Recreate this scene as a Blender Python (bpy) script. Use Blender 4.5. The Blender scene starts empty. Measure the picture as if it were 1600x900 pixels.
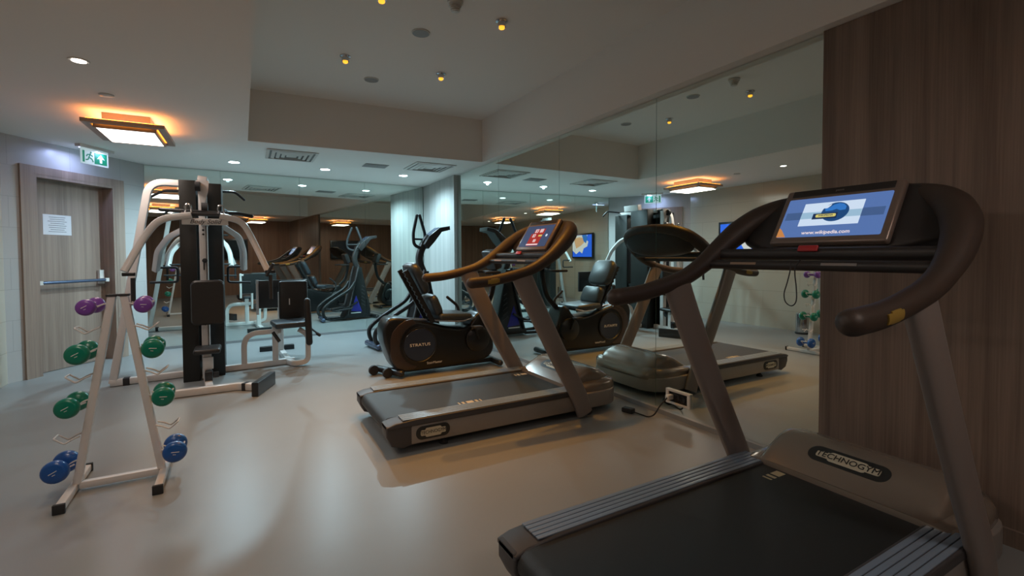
import bpy, bmesh, math, random
from mathutils import Vector, Matrix
random.seed(7)
S = bpy.context.scene
COL = S.collection
PI = math.pi

# ------------------------------------------------------------------ camera
def make_camera():
    cd = bpy.data.cameras.new('camera')
    c = bpy.data.objects.new('camera', cd); COL.objects.link(c)
    yaw, pitch, roll = 0.51255, -0.02933, -0.00565
    f = Vector((math.sin(yaw)*math.cos(pitch), math.cos(yaw)*math.cos(pitch), math.sin(pitch)))
    r = Vector((math.cos(yaw), -math.sin(yaw), 0)); u = r.cross(f)
    r2 = r*math.cos(roll)+u*math.sin(roll); u2 = -r*math.sin(roll)+u*math.cos(roll)
    m = Matrix((r2, u2, -f)).transposed().to_4x4(); m.translation = (0, 0, 1.2)
    c.matrix_world = m
    cd.sensor_width = 36; cd.lens = 36*739.9/1600
    cd.shift_y = -(450-421.24)/1600
    cd.clip_start = .02
    S.camera = c
make_camera()
vs = S.view_settings
vs.view_transform = 'Standard'; vs.look = 'None'; vs.gamma = 1; vs.use_curve_mapping = False
vs.exposure = -0.06
cy = S.cycles
cy.use_denoising = True
cy.max_bounces = 14; cy.glossy_bounces = 10; cy.diffuse_bounces = 5; cy.transmission_bounces = 6
cy.caustics_reflective = True; cy.caustics_refractive = False; cy.blur_glossy = 0.6
cy.sample_clamp_indirect = 4.0
w = bpy.data.worlds.new('world'); S.world = w; w.use_nodes = True
w.node_tree.nodes['Background'].inputs[0].default_value = (.5, .5, .5, 1)
w.node_tree.nodes['Background'].inputs[1].default_value = 0.0

# light levels (W)
P_COOL, P_WARM, P_LAMP, P_AMBER, P_EXIT = 33.0, 5.0, 10.0, 21.0, 5.0
ZC, ZH = 2.39, 2.92
COOL_SPOTS = [(-.10, 6.89), (.97, 6.89), (2.05, 6.89)]
WARM_SPOTS = [(-.85, 3.79), (-.85, .55)]
LAMPS = [(-.84, 5.27), (-.84, 2.0), (1.5, -.65)]
AMBER = [(.81, 3.16), (1.67, 3.10), (.78, 4.28), (1.64, 4.26)]
def light(name, kind, loc, power, color, size=.1, sy=None, rot=(0, 0, 0), angle=None, blend=.5):
    d = bpy.data.lights.new(name, kind); d.energy = power; d.color = color
    if kind == 'AREA':
        d.shape = 'RECTANGLE' if sy else 'DISK'; d.size = size
        if sy: d.size_y = sy
    elif kind == 'SPOT':
        d.spot_size = angle; d.spot_blend = blend; d.shadow_soft_size = size
    else: d.shadow_soft_size = size
    o = bpy.data.objects.new(name, d); COL.objects.link(o); o.location = loc; o.rotation_euler = rot
    return o
for x, y in COOL_SPOTS: light('cool_downlight_lamp', 'SPOT', (x, y, ZC-.025), P_COOL*4, (.58, .86, 1.0), .022, angle=math.radians(165), blend=.7)
for x, y in WARM_SPOTS: light('warm_downlight_lamp', 'SPOT', (x, y, ZC-.025), P_WARM*4, (1, .80, .62), .04, angle=math.radians(150), blend=.8)
for x, y in LAMPS: light('square_lamp_glow', 'AREA', (x, y, ZC-.155), P_LAMP, (1, .86, .76), .42, .56)
for x, y in AMBER: light('amber_spot_lamp', 'SPOT', (x, y, ZH-.09), P_AMBER*4, (1, .42, .06), .02, angle=math.radians(82), blend=.9)

# ------------------------------------------------------------------ materials
M = {}
def mat(name, col, rough=.5, metal=0, emit=None, es=1, coat=0, spec=.5, bump=0, bscale=200, var=0, vscale=3, coord='Object', vstretch=(1, 1, 1)):
    m = bpy.data.materials.new(name); m.use_nodes = True; nt = m.node_tree; b = nt.nodes['Principled BSDF']
    b.inputs['Base Color'].default_value = (*col, 1); b.inputs['Roughness'].default_value = rough
    b.inputs['Metallic'].default_value = metal; b.inputs['Coat Weight'].default_value = coat
    b.inputs['Coat Roughness'].default_value = .1
    b.inputs['Specular IOR Level'].default_value = spec
    if emit: b.inputs['Emission Color'].default_value = (*emit, 1); b.inputs['Emission Strength'].default_value = es
    tc = nt.nodes.new('ShaderNodeTexCoord')
    if bump:
        n = nt.nodes.new('ShaderNodeTexNoise'); n.inputs['Scale'].default_value = bscale; nt.links.new(tc.outputs[coord], n.inputs['Vector'])
        bp = nt.nodes.new('ShaderNodeBump'); bp.inputs['Strength'].default_value = bump; bp.inputs['Distance'].default_value = .002
        nt.links.new(n.outputs['Fac'], bp.inputs['Height']); nt.links.new(bp.outputs['Normal'], b.inputs['Normal'])
    if var:
        mp = nt.nodes.new('ShaderNodeMapping'); mp.inputs['Scale'].default_value = vstretch; nt.links.new(tc.outputs[coord], mp.inputs[0])
        n = nt.nodes.new('ShaderNodeTexNoise'); n.inputs['Scale'].default_value = vscale; n.inputs['Detail'].default_value = 5; nt.links.new(mp.outputs[0], n.inputs['Vector'])
        r = nt.nodes.new('ShaderNodeValToRGB'); r.color_ramp.elements[0].position = .3; r.color_ramp.elements[1].position = .7
        r.color_ramp.elements[0].color = (*[c*(1-var) for c in col], 1); r.color_ramp.elements[1].color = (*[min(1, c*(1+var)) for c in col], 1)
        nt.links.new(n.outputs['Fac'], r.inputs[0]); nt.links.new(r.outputs[0], b.inputs['Base Color'])
    M[name] = m; return m
def wood(name, dark, light_, rough=.5, plank=.30, ang=0):
    m = bpy.data.materials.new(name); m.use_nodes = True; nt = m.node_tree; b = nt.nodes['Principled BSDF']; L = nt.links.new
    b.inputs['Roughness'].default_value = rough
    tc = nt.nodes.new('ShaderNodeTexCoord'); mr = nt.nodes.new('ShaderNodeMapping'); mr.inputs['Rotation'].default_value = (0, 0, ang); L(tc.outputs['Object'], mr.inputs[0])
    m1 = nt.nodes.new('ShaderNodeMapping'); m1.inputs['Scale'].default_value = (14, 14, .35); L(mr.outputs[0], m1.inputs[0])
    n1 = nt.nodes.new('ShaderNodeTexNoise'); n1.inputs['Scale'].default_value = 1.0; n1.inputs['Detail'].default_value = 3; n1.inputs['Distortion'].default_value = .4; L(m1.outputs[0], n1.inputs['Vector'])
    m2 = nt.nodes.new('ShaderNodeMapping'); m2.inputs['Scale'].default_value = (150, 150, 3.0); L(mr.outputs[0], m2.inputs[0])
    n2 = nt.nodes.new('ShaderNodeTexNoise'); n2.inputs['Scale'].default_value = 1.0; n2.inputs['Detail'].default_value = 6; L(m2.outputs[0], n2.inputs['Vector'])
    # plank to plank tone
    sx = nt.nodes.new('ShaderNodeSeparateXYZ'); L(mr.outputs[0], sx.inputs[0])
    ad = nt.nodes.new('ShaderNodeMath'); ad.operation = 'ADD'; L(sx.outputs[0], ad.inputs[0]); L(sx.outputs[1], ad.inputs[1])
    dv = nt.nodes.new('ShaderNodeMath'); dv.operation = 'DIVIDE'; L(ad.outputs[0], dv.inputs[0]); dv.inputs[1].default_value = plank
    fl = nt.nodes.new('ShaderNodeMath'); fl.operation = 'FLOOR'; L(dv.outputs[0], fl.inputs[0])
    wn = nt.nodes.new('ShaderNodeTexWhiteNoise'); wn.noise_dimensions = '1D'; L(fl.outputs[0], wn.inputs['W'])
    def ma(op, a, b_):
        x = nt.nodes.new('ShaderNodeMath'); x.operation = op
        for i, v in enumerate((a, b_)):
            if isinstance(v, (int, float)): x.inputs[i].default_value = v
            else: L(v, x.inputs[i])
        return x.outputs[0]
    f = ma('ADD', ma('MULTIPLY', n1.outputs['Fac'], .9), ma('MULTIPLY', n2.outputs['Fac'], .5))
    f = ma('ADD', f, ma('MULTIPLY', wn.outputs['Value'], .22))
    f = ma('SUBTRACT', f, .38)
    r = nt.nodes.new('ShaderNodeValToRGB'); r.color_ramp.elements[0].position = .2; r.color_ramp.elements[1].position = .75
    r.color_ramp.elements[0].color = (*dark, 1); r.color_ramp.elements[1].color = (*light_, 1)
    L(f, r.inputs[0]); L(r.outputs[0], b.inputs['Base Color'])
    bp = nt.nodes.new('ShaderNodeBump'); bp.inputs['Strength'].default_value = .25; bp.inputs['Distance'].default_value = .002
    L(n2.outputs['Fac'], bp.inputs['Height']); L(bp.outputs['Normal'], b.inputs['Normal'])
    M[name] = m; return m
def tiles(name, c1, c2, mortar, rough, ang=0, w=.9, h=.3):
    m = bpy.data.materials.new(name); m.use_nodes = True; nt = m.node_tree; b = nt.nodes['Principled BSDF']; L = nt.links.new
    b.inputs['Roughness'].default_value = rough
    tc = nt.nodes.new('ShaderNodeTexCoord'); mr = nt.nodes.new('ShaderNodeMapping'); mr.inputs['Rotation'].default_value = (0, 0, ang); L(tc.outputs['Object'], mr.inputs[0])
    sx = nt.nodes.new('ShaderNodeSeparateXYZ'); L(mr.outputs[0], sx.inputs[0])
    cb = nt.nodes.new('ShaderNodeCombineXYZ'); L(sx.outputs[0], cb.inputs[0]); L(sx.outputs[2], cb.inputs[1])
    br = nt.nodes.new('ShaderNodeTexBrick'); L(cb.outputs[0], br.inputs['Vector'])
    br.inputs['Scale'].default_value = 1; br.inputs['Brick Width'].default_value = w; br.inputs['Row Height'].default_value = h
    br.inputs['Mortar Size'].default_value = .003; br.inputs['Mortar Smooth'].default_value = .2
    br.inputs['Color1'].default_value = (*c1, 1); br.inputs['Color2'].default_value = (*c2, 1); br.inputs['Mortar'].default_value = (*mortar, 1)
    L(br.outputs['Color'], b.inputs['Base Color'])
    bp = nt.nodes.new('ShaderNodeBump'); bp.inputs['Strength'].default_value = .3; bp.inputs['Distance'].default_value = .002; bp.invert = True
    L(br.outputs['Fac'], bp.inputs['Height']); L(bp.outputs['Normal'], b.inputs['Normal'])
    M[name] = m; return m
DA = math.atan2(1.32, .87)
mat('floor', (.235, .245, .245), .36, var=.05, vscale=1.3, spec=.5)
mat('ceiling', (.80, .765, .72), .8)
tiles('tile_left', (.47, .42, .34), (.45, .40, .325), (.36, .32, .26), .18, PI/2, 1.2, .3)
tiles('tile_door', (.45, .435, .42), (.43, .42, .405), (.36, .35, .34), .35, -DA, .6, .3)
mat('plaster', (.42, .39, .35), .8)
wood('wood_panel', (.135, .093, .070), (.29, .212, .165), .45, .37)
wood('wood_pale', (.33, .34, .325), (.47, .475, .455), .5, .2)
wood('wood_door', (.22, .155, .12), (.39, .29, .225), .45, .17, -DA)
wood('wood_back', (.17, .085, .05), (.30, .165, .10), .5)
mat('mirror', (.78, .86, .82), 0.0, 1)
mat('mirror_edge', (.30, .36, .34), .3)
mat('emit_cool', (1, 1, 1), emit=(.75, .95, 1), es=18)
mat('emit_warm', (1, 1, 1), emit=(1, .86, .72), es=9)
mat('emit_panel', (1, 1, 1), emit=(1, .93, .88), es=3.2)
mat('emit_amber', (1, .5, .1), emit=(1, .33, .025), es=3)
mat('emit_amber_top', (1, .5, .1), emit=(1, .30, .02), es=16)
mat('emit_bulb', (1, .6, .1), emit=(1, .44, .03), es=1.6)
mat('lamp_wood', (.36, .29, .24), .4)
mat('white_plastic', (.62, .60, .56), .4)
mat('trim_white', (.7, .7, .68), .4)
mat('grille', (.28, .27, .26), .5)
mat('grille_dark', (.16, .16, .155), .7)
mat('exit_green', (.0, .12, .06), .6, emit=(0, .20, .09), es=.7)
mat('exit_white', (.6, .6, .6), emit=(.62, .85, .9), es=.45)
mat('exit_tube', (1, 1, 1), emit=(.50, .58, 1), es=5)
mat('white_paint', (.66, .63, .61), .32, coat=.3)
mat('black_vinyl', (.022, .019, .017), .42, bump=.15, bscale=400)
mat('black_steel', (.015, .015, .016), .35)
mat('shroud', (.011, .0105, .009), .38)
mat('chrome', (.6, .6, .62), .15, 1)
mat('bar_blue', (.10, .13, .20), .25, .6)
mat('rubber', (.02, .02, .022), .7)
mat('silver', (.30, .275, .255), .38, .25)
mat('upright', (.25, .215, .20), .42, .2)
mat('cover', (.24, .20, .165), .24, .35, coat=.5)
mat('deck_rail', (.19, .25, .33), .30)  # blue-grey, with the cool downlights' reflection painted into the blue
mat('deck_edge', (.055, .052, .055), .5)
mat('belt', (.013, .0155, .017), .55, bump=.3, bscale=600)
mat('grip', (.045, .030, .023), .5, bump=.2, bscale=500)
mat('console', (.022, .019, .019), .45)
mat('bezel', (.22, .17, .145), .32, .3)
mat('emblem_dark', (.02, .022, .022), .4)
mat('emblem_light', (.62, .57, .44), .4, .3)
mat('emblem_yellow', (.38, .25, .05), .4, .2)
mat('mark', (.5, .42, .26), .6)
mat('label_tan', (.30, .20, .13), .5)
mat('label_grey', (.22, .20, .19), .5)
mat('red', (.45, .03, .035), .4)
mat('bike', (.006, .0065, .007), .3, coat=.1)
mat('bike_brown', (.034, .023, .018), .3, coat=.3)
mat('bike_disc', (.02, .03, .06), .25, coat=.3)
mat('bike_blue', (.02, .02, .28), .4)
mat('cushion', (.035, .045, .055), .38, bump=.1, bscale=300)
mat('paper', (.72, .72, .74), .7)
mat('ink', (.04, .04, .05), .7)
mat('print_white', (.8, .8, .8), .5)
mat('purple', (.18, .055, .33), .32, coat=.2)
mat('green', (.0, .19, .12), .32, coat=.2)
mat('blue', (.01, .09, .36), .32, coat=.2)
mat('tv_frame', (.012, .012, .013), .3)
mat('tv_off', (.008, .008, .009), .15)
mat('poster', (.02, .03, .06), .4)
def emitmat(name, col, es=1.0):
    m = mat(name, (.01, .01, .01), .25, emit=col, es=es); return m
emitmat('s_blue', (.10, .19, .46), .9); emitmat('s_white', (.62, .74, .90), 1); emitmat('s_pale', (.32, .50, .66), 1)
emitmat('s_globe', (.012, .07, .22), .9); emitmat('s_sea', (.03, .18, .55), 1); emitmat('s_navy', (.01, .03, .09), .9)
emitmat('s_yellow', (.75, .65, .18), .9); emitmat('s_dark', (.05, .08, .17), .8); emitmat('s_red', (.42, .025, .02), .9)
emitmat('s_digit', (.9, .75, .75), 1); emitmat('s_band', (.06, .12, .28), .9); emitmat('s_orange', (.7, .28, .08), .8)
emitmat('s_tv', (.02, .12, .75), 1.2); emitmat('s_tvland', (.75, .42, .22), 1); emitmat('s_tvpale', (.75, .72, .70), 1)
# screen picture with a soft vignette of tone belongs to the picture shown on the screen itself

# ------------------------------------------------------------------ mesh builder
def V(*a): return Vector(a)
def fillet(pts, r, n=5):
    pts = [Vector(p) for p in pts]; out = [pts[0]]
    for i in range(1, len(pts)-1):
        a, b, c = pts[i-1], pts[i], pts[i+1]
        d1, d2 = (a-b), (c-b); rr = min(r, d1.length*.45, d2.length*.45)
        p, q = b+d1.normalized()*rr, b+d2.normalized()*rr
        for k in range(n+1):
            t = k/n; out.append((1-t)**2*p+2*t*(1-t)*b+t*t*q)
    out.append(pts[-1]); return out
def catmull(pts, n=6):
    pts = [Vector(p) for p in pts]; P = [2*pts[0]-pts[1]]+pts+[2*pts[-1]-pts[-2]]; out = []
    for i in range(1, len(P)-2):
        p0, p1, p2, p3 = P[i-1:i+3]
        for k in range(n):
            t = k/n
            out.append(.5*((2*p1)+(-p0+p2)*t+(2*p0-5*p1+4*p2-p3)*t*t+(-p0+3*p1-3*p2+p3)*t**3))
    out.append(pts[-1]); return out
def circ(r=1, n=12): return [(r*math.cos(2*PI*k/n), r*math.sin(2*PI*k/n)) for k in range(n)]
def rrect(w, h, r, n=3):
    out = []
    for cx_, cy_, a0 in ((w/2-r, h/2-r, 0), (-w/2+r, h/2-r, PI/2), (-w/2+r, -h/2+r, PI), (w/2-r, -h/2+r, 1.5*PI)):
        for k in range(n+1): a = a0+PI/2*k/n; out.append((cx_+r*math.cos(a), cy_+r*math.sin(a)))
    return out
class MB:
    def __init__(s): s.bm = bmesh.new()
    def box(s, c, d, rot=None, bev=0):
        m = Matrix.Translation(Vector(c)) @ ((rot.to_4x4()) if rot else Matrix.Identity(4)) @ Matrix.Diagonal((*d, 1))
        r = bmesh.ops.create_cube(s.bm, size=1, matrix=m)
        if bev:
            es = list({e for v in r['verts'] for e in v.link_edges})
            bmesh.ops.bevel(s.bm, geom=es, offset=bev, segments=3, affect='EDGES', profile=.5)
        return s
    def bb(s, x0, x1, y0, y1, z0, z1, bev=0): return s.box(((x0+x1)/2, (y0+y1)/2, (z0+z1)/2), (abs(x1-x0), abs(y1-y0), abs(z1-z0)), None, bev)
    def cyl(s, a, b, r, r2=None, n=20): return s.sweep([a, b], circ(1, n), radii=[r, r2 if r2 is not None else r])
    def sweep(s, path, sec, up=(0, 0, 1), radii=None, cap=True, closed=False):
        path = [Vector(p) for p in path]; N = len(path); rings = []
        up = Vector(up); prev = None
        for i, p in enumerate(path):
            if closed: t = path[(i+1) % N]-path[i-1]
            elif i == 0: t = path[1]-path[0]
            elif i == N-1: t = path[-1]-path[-2]
            else: t = (path[i+1]-p).normalized()+(p-path[i-1]).normalized()
            t.normalize()
            if prev is None:
                u = up-t*up.dot(t)
                if u.length < 1e-3: u = Vector((1, 0, 0))-t*t.x
                if u.length < 1e-3: u = Vector((0, 1, 0))-t*t.y
            else: u = prev-t*prev.dot(t)
            u.normalize(); prev = u; sd = t.cross(u)
            k = radii[i] if radii else 1
            if not isinstance(k, (tuple, list)): k = (k, k)
            rings.append([s.bm.verts.new(p+sd*(a*k[0])+u*(b*k[1])) for a, b in sec])
        n = len(sec)
        for i in range(N if closed else N-1):
            A, B = rings[i], rings[(i+1) % N]
            for j in range(n): s.bm.faces.new((A[j], A[(j+1) % n], B[(j+1) % n], B[j]))
        if cap and not closed:
            s.bm.faces.new(rings[0][::-1]); s.bm.faces.new(rings[-1])
        return s
    def tube(s, path, r, n=12, radii=None): return s.sweep(path, circ(1, n), radii=radii or [r]*len(path))
    def capped(s, path, r, n=14):  # round ended tube
        path = [Vector(p) for p in path]; a = (path[0]-path[1]).normalized(); b = (path[-1]-path[-2]).normalized()
        pts, rad = [], []
        for k in range(4, 0, -1): t = k/4*PI/2*.98; pts.append(path[0]+a*r*math.sin(t)); rad.append(r*math.cos(t))
        for p in path: pts.append(p); rad.append(r)
        for k in range(1, 5): t = k/4*PI/2*.98; pts.append(path[-1]+b*r*math.sin(t)); rad.append(r*math.cos(t))
        return s.sweep(pts, circ(1, n), radii=rad)
    def prism(s, pts, axis, a0, a1, bev=0, seg=3):
        """outline in the two other axes, extruded along axis from a0 to a1"""
        def P(q, a):
            return {'x': (a, q[0], q[1]), 'y': (q[0], a, q[1]), 'z': (q[0], q[1], a)}[axis]
        A = [s.bm.verts.new(P(q, a0)) for q in pts]; B = [s.bm.verts.new(P(q, a1)) for q in pts]; n = len(pts)
        fs = [s.bm.faces.new(A[::-1]), s.bm.faces.new(B)]
        for j in range(n): fs.append(s.bm.faces.new((A[j], A[(j+1) % n], B[(j+1) % n], B[j])))
        bmesh.ops.recalc_face_normals(s.bm, faces=fs)
        if bev:
            es = list(set(fs[0].edges) | set(fs[1].edges))
            bmesh.ops.bevel(s.bm, geom=es, offset=bev, segments=seg, affect='EDGES', profile=.5)
        return s
    def lathe(s, prof, c, axis=(0, 0, 1), n=24):
        """prof: list of (r, h)"""
        ax = Vector(axis).normalized(); q = Vector((0, 0, 1)).rotation_difference(ax).to_matrix(); c = Vector(c); rings = []
        for r, h in prof:
            rings.append([s.bm.verts.new(c+q @ Vector((max(r, 1e-4)*math.cos(2*PI*k/n), max(r, 1e-4)*math.sin(2*PI*k/n), h))) for k in range(n)])
        for A, B in zip(rings, rings[1:]):
            for j in range(n): s.bm.faces.new((A[j], A[(j+1) % n], B[(j+1) % n], B[j]))
        s.bm.faces.new(rings[0][::-1]); s.bm.faces.new(rings[-1]); return s
    def loft(s, rings, cap=True):
        R = [[s.bm.verts.new(p) for p in r] for r in rings]; n = len(R[0])
        for A, B in zip(R, R[1:]):
            for j in range(n): s.bm.faces.new((A[j], A[(j+1) % n], B[(j+1) % n], B[j]))
        if cap: s.bm.faces.new(R[0][::-1]); s.bm.faces.new(R[-1])
        return s
    def build(s, name, m, parent=None, world=True, smooth=40, recalc=True):
        if recalc: bmesh.ops.recalc_face_normals(s.bm, faces=s.bm.faces)
        if parent is not None and world:
            o = parent
            off = Vector((0, 0, 0))
            while o is not None: off += o.location; o = o.parent
            bmesh.ops.translate(s.bm, verts=s.bm.verts, vec=-off)
        me = bpy.data.meshes.new(name); s.bm.to_mesh(me); s.bm.free()
        for p in me.polygons: p.use_smooth = True
        me.set_sharp_from_angle(angle=math.radians(smooth))
        me.materials.append(M[m])
        ob = bpy.data.objects.new(name, me); COL.objects.link(ob)
        if parent is not None: ob.parent = parent
        return ob
def tag(o, label=None, cat=None, group=None, kind=None):
    if label: o['label'] = label
    if cat: o['category'] = cat
    if group: o['group'] = group
    if kind: o['kind'] = kind
    return o
def empty(name, loc, rz=0, **k):
    o = bpy.data.objects.new(name, None); COL.objects.link(o); o.location = loc; o.rotation_euler = (0, 0, rz); o.empty_display_size = .1
    return tag(o, **k)
def struct(mb, name, m, parent=None): return tag(mb.build(name, m, parent), kind='structure' if parent is None else None)
def text(body, loc, right, up, size, m, parent, ext=.0006, name='lettering', sx=1, shear=0):
    c = bpy.data.curves.new(name, 'FONT'); c.body = body; c.size = size; c.extrude = ext; c.align_x = 'CENTER'; c.align_y = 'CENTER'; c.shear = shear
    c.resolution_u = 4; t_ = bpy.data.objects.new(name, c); COL.objects.link(t_)
    me = bpy.data.meshes.new_from_object(t_.evaluated_get(bpy.context.evaluated_depsgraph_get()))
    bpy.data.objects.remove(t_); bpy.data.curves.remove(c); me.materials.clear(); me.materials.append(M[m])
    o = bpy.data.objects.new(name, me); COL.objects.link(o)
    r = Vector(right).normalized(); u = Vector(up); u = (u-r*u.dot(r)).normalized(); n = r.cross(u)
    mt = Matrix((r*sx, u, n)).transposed().to_4x4(); mt.translation = Vector(loc)
    if parent is not None: o.parent = parent
    o.matrix_basis = mt
    return o
def flatpoly(mb, o, r, u, pts, lift=0):
    """flat patch (thin plate) in plane o + a r + b u, lifted along the normal"""
    r, u = Vector(r).normalized(), Vector(u).normalized(); n = r.cross(u); o = Vector(o)
    A = [mb.bm.verts.new(o+r*a+u*b+n*(lift+.0008)) for a, b in pts]; B = [mb.bm.verts.new(o+r*a+u*b+n*(lift-.001)) for a, b in pts]; k = len(pts)
    mb.bm.faces.new(A); mb.bm.faces.new(B[::-1])
    for j in range(k): mb.bm.faces.new((A[(j+1) % k], A[j], B[j], B[(j+1) % k]))
    return mb
def copy_tree(o, parent=None):
    c = o.copy(); COL.objects.link(c)
    if parent is not None: c.parent = parent
    for ch in list(o.children): copy_tree(ch, c)
    return c

# ------------------------------------------------------------------ the room
XM = 2.741
def yb(x): return (7.667+.0708*x)/.9975
struct(MB().bb(-2.4, 3.0, -2.1, 8.4, -.1, 0), 'floor', 'floor')
mb = MB()
FL, FR, NL, NR = (.045, 5.575), (2.645, 5.455), (.07, .55), (2.655, .55)
T = ZH+.05
mb.prism([(-2.4, -2.1), NL[:1]+(-2.1,), NL, FL, (FL[0], 8.4), (-2.4, 8.4)], 'z', ZC, T)
mb.prism([FL, FR, (FR[0], 8.4), (FL[0], 8.4)], 'z', ZC, T)
mb.prism([(NR[0], -2.1), (3.0, -2.1), (3.0, 8.4), (FR[0], 8.4), FR, NR], 'z', ZC, T)
mb.prism([(NL[0], -2.1), (NR[0], -2.1), NR, NL], 'z', ZC, T)
mb.bb(-2.4, 3.0, -2.1, 8.4, ZH, T+.05)
struct(mb, 'ceiling', 'ceiling')
struct(MB().bb(-2.1, -2.0, -2.0, 6.3, 0, ZC), 'wall_left', 'tile_left')
A, B = Vector((-2.0, 6.28)), Vector((-1.11, 7.6))
E_ = (B-A).normalized(); N_ = Vector((E_.y, -E_.x)); LW = (B-A).length
def dw(t, dp, z): p = A+E_*t+N_*dp; return (p.x, p.y, z)
def dwbox(mb, t0, t1, d0, d1, z0, z1):
    mb.loft([[dw(t0, d0, z), dw(t1, d0, z), dw(t1, d1, z), dw(t0, d1, z)] for z in (z0, z1)]); return mb
t_l, t_a, t_b, t_r = .15, .27, 1.16, 1.28   # casing outer, opening
mb = MB(); dwbox(mb, -.1, t_a, -.16, 0, 0, ZC); dwbox(mb, t_b, LW, -.16, 0, 0, ZC); dwbox(mb, t_a, t_b, -.16, 0, 2.05, ZC)
struct(mb, 'wall_corner', 'tile_door')
d1 = empty('door_1', dw((t_a+t_b)/2, -.12, 0), kind='structure')
dwbox(MB(), t_a+.03, t_b-.03, -.155, -.115, .005, 2.04).build('door_leaf', 'wood_door', d1)
mb = MB(); dwbox(mb, t_l, t_a, .001, .022, 0, 2.13); dwbox(mb, t_b, t_r, .001, .022, 0, 2.13); dwbox(mb, t_a, t_b, .001, .022, 2.05, 2.13)
dwbox(mb, t_a, t_a+.03, -.16, .02, 0, 2.05); dwbox(mb, t_b-.03, t_b, -.16, .02, 0, 2.05); dwbox(mb, t_a+.03, t_b-.03, -.16, .02, 2.02, 2.05)
mb.build('door_frame', 'wood_door', d1)
pb = MB(); pb.cyl(dw(t_a+.09, -.03, .945), dw(t_b-.11, -.03, .945), .017); pbo = pb.build('panic_bar', 'bar_blue', d1)
for t in (t_a+.07, t_b-.09):
    q = MB(); dwbox(q, t-.022, t+.022, -.114, -.015, .925, .965); dwbox(q, t-.028, t+.028, -.115, -.085, .90, 1.06); q.build('bar_bracket', 'white_plastic', pbo)
# back wall behind its mirrors
struct(MB().prism([(-1.3, yb(-1.3)+.02), (3, yb(3)+.02), (3, yb(3)+.12), (-1.3, yb(-1.3)+.12)], 'z', 0, ZC), 'wall_back', 'mirror_edge')
struct(MB().bb(XM+.01, 2.95, -2.0, 8.3, 0, ZC), 'wall_right', 'mirror_edge')
struct(MB().bb(-2.1, 2.95, -2.1, -2.0, 0, ZC), 'wall_front', 'wood_back')
struct(MB().prism([(-1.12, yb(-1.1)), (2.74, yb(2.74)), (2.74, yb(2.74)-.025), (-1.12, yb(-1.1)-.025)], 'z', 0, .033), 'baseboard_back', 'floor')
struct(MB().bb(XM-.03, XM+.01, 1.42, 6.5, 0, .033), 'baseboard_right', 'floor')
# wood panelling on the right wall
wp = tag(MB().bb(2.715, XM+.02, -2.0, 1.415, 0, ZC-.002).build('wood_panelling', 'wood_panel'), kind='structure'); wp.name = 'wall_right_panelling'
wp = tag(MB().bb(2.685, XM+.02, 6.5, 7.86, 0, ZC-.002).build('wall_right_corner_panelling', 'wood_pale'), kind='structure')
tag(MB().bb(2.70, 2.715, -2.0, 1.41, 0, .07).build('baseboard_right_panelling', 'wood_panel'), kind='structure')
# mirrors, panel by panel
ym = [1.418, 2.62, 3.90, 5.20, 6.498]
names_r = ['tall right wall mirror panel beside the dark wood panelling, above the floor socket', 'tall right wall mirror panel behind the console of the far treadmill, second from dark wood',
           'tall right wall mirror panel behind the recumbent bike, third from dark wood', 'tall right wall mirror panel adjoining the pale grey wood corner']
for (a, b), lb in zip(zip(ym, ym[1:]), names_r):
    tag(MB().bb(XM, XM+.008, a+.002, b-.002, .034, ZC-.004).build('wall_mirror', 'mirror'), lb, 'mirror', 'mirrors on the right wall')
xb = [-1.11, -.28, .72, 1.69, 2.684]
names_b = ['back wall mirror panel next to the fire door wall, behind the home gym frame', 'back wall mirror panel right behind the home gym towers and side seat',
           'back wall mirror panel between the home gym and the elliptical trainer', 'back wall mirror panel in the corner beside the pale grey wood']
for (a, b), lb in zip(zip(xb, xb[1:]), names_b):
    a += .0015; b -= .0015
    tag(MB().prism([(a, yb(a)-.001), (b, yb(b)-.001), (b, yb(b)+.007), (a, yb(a)+.007)], 'z', .034, ZC-.004).build('wall_mirror', 'mirror'), lb, 'mirror', 'mirrors on the back wall')

# ------------------------------------------------------------------ ceiling fittings
def downlight(x, y, em, label, group=None, r=.06):
    o = empty('recessed_downlight', (x, y, ZC), label=label, cat='ceiling light', group=group)
    MB().lathe([(r, -.004), (r+.014, -.006), (r+.018, 0), (r, 0)], (x, y, ZC)).build('trim_ring', 'trim_white', o)
    MB().lathe([(r-.001, -.003), (r-.001, -.0065)], (x, y, ZC)).build('diffuser', em, o)
for (x, y), lb in zip(COOL_SPOTS, ['bright cool white round downlight above the home gym', 'bright cool white round downlight, middle of the back row of three', 'bright cool white round downlight beside the right back ceiling vent']):
    downlight(x, y, 'emit_cool', lb, 'cool downlights along the back')
downlight(*WARM_SPOTS[0], 'emit_warm', 'warm round downlight in the low ceiling at upper left of the photo', 'warm downlights on the left', .036)
downlight(*WARM_SPOTS[1], 'emit_warm', 'warm round downlight over the left side, seen only in mirrors', 'warm downlights on the left', .036)
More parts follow.
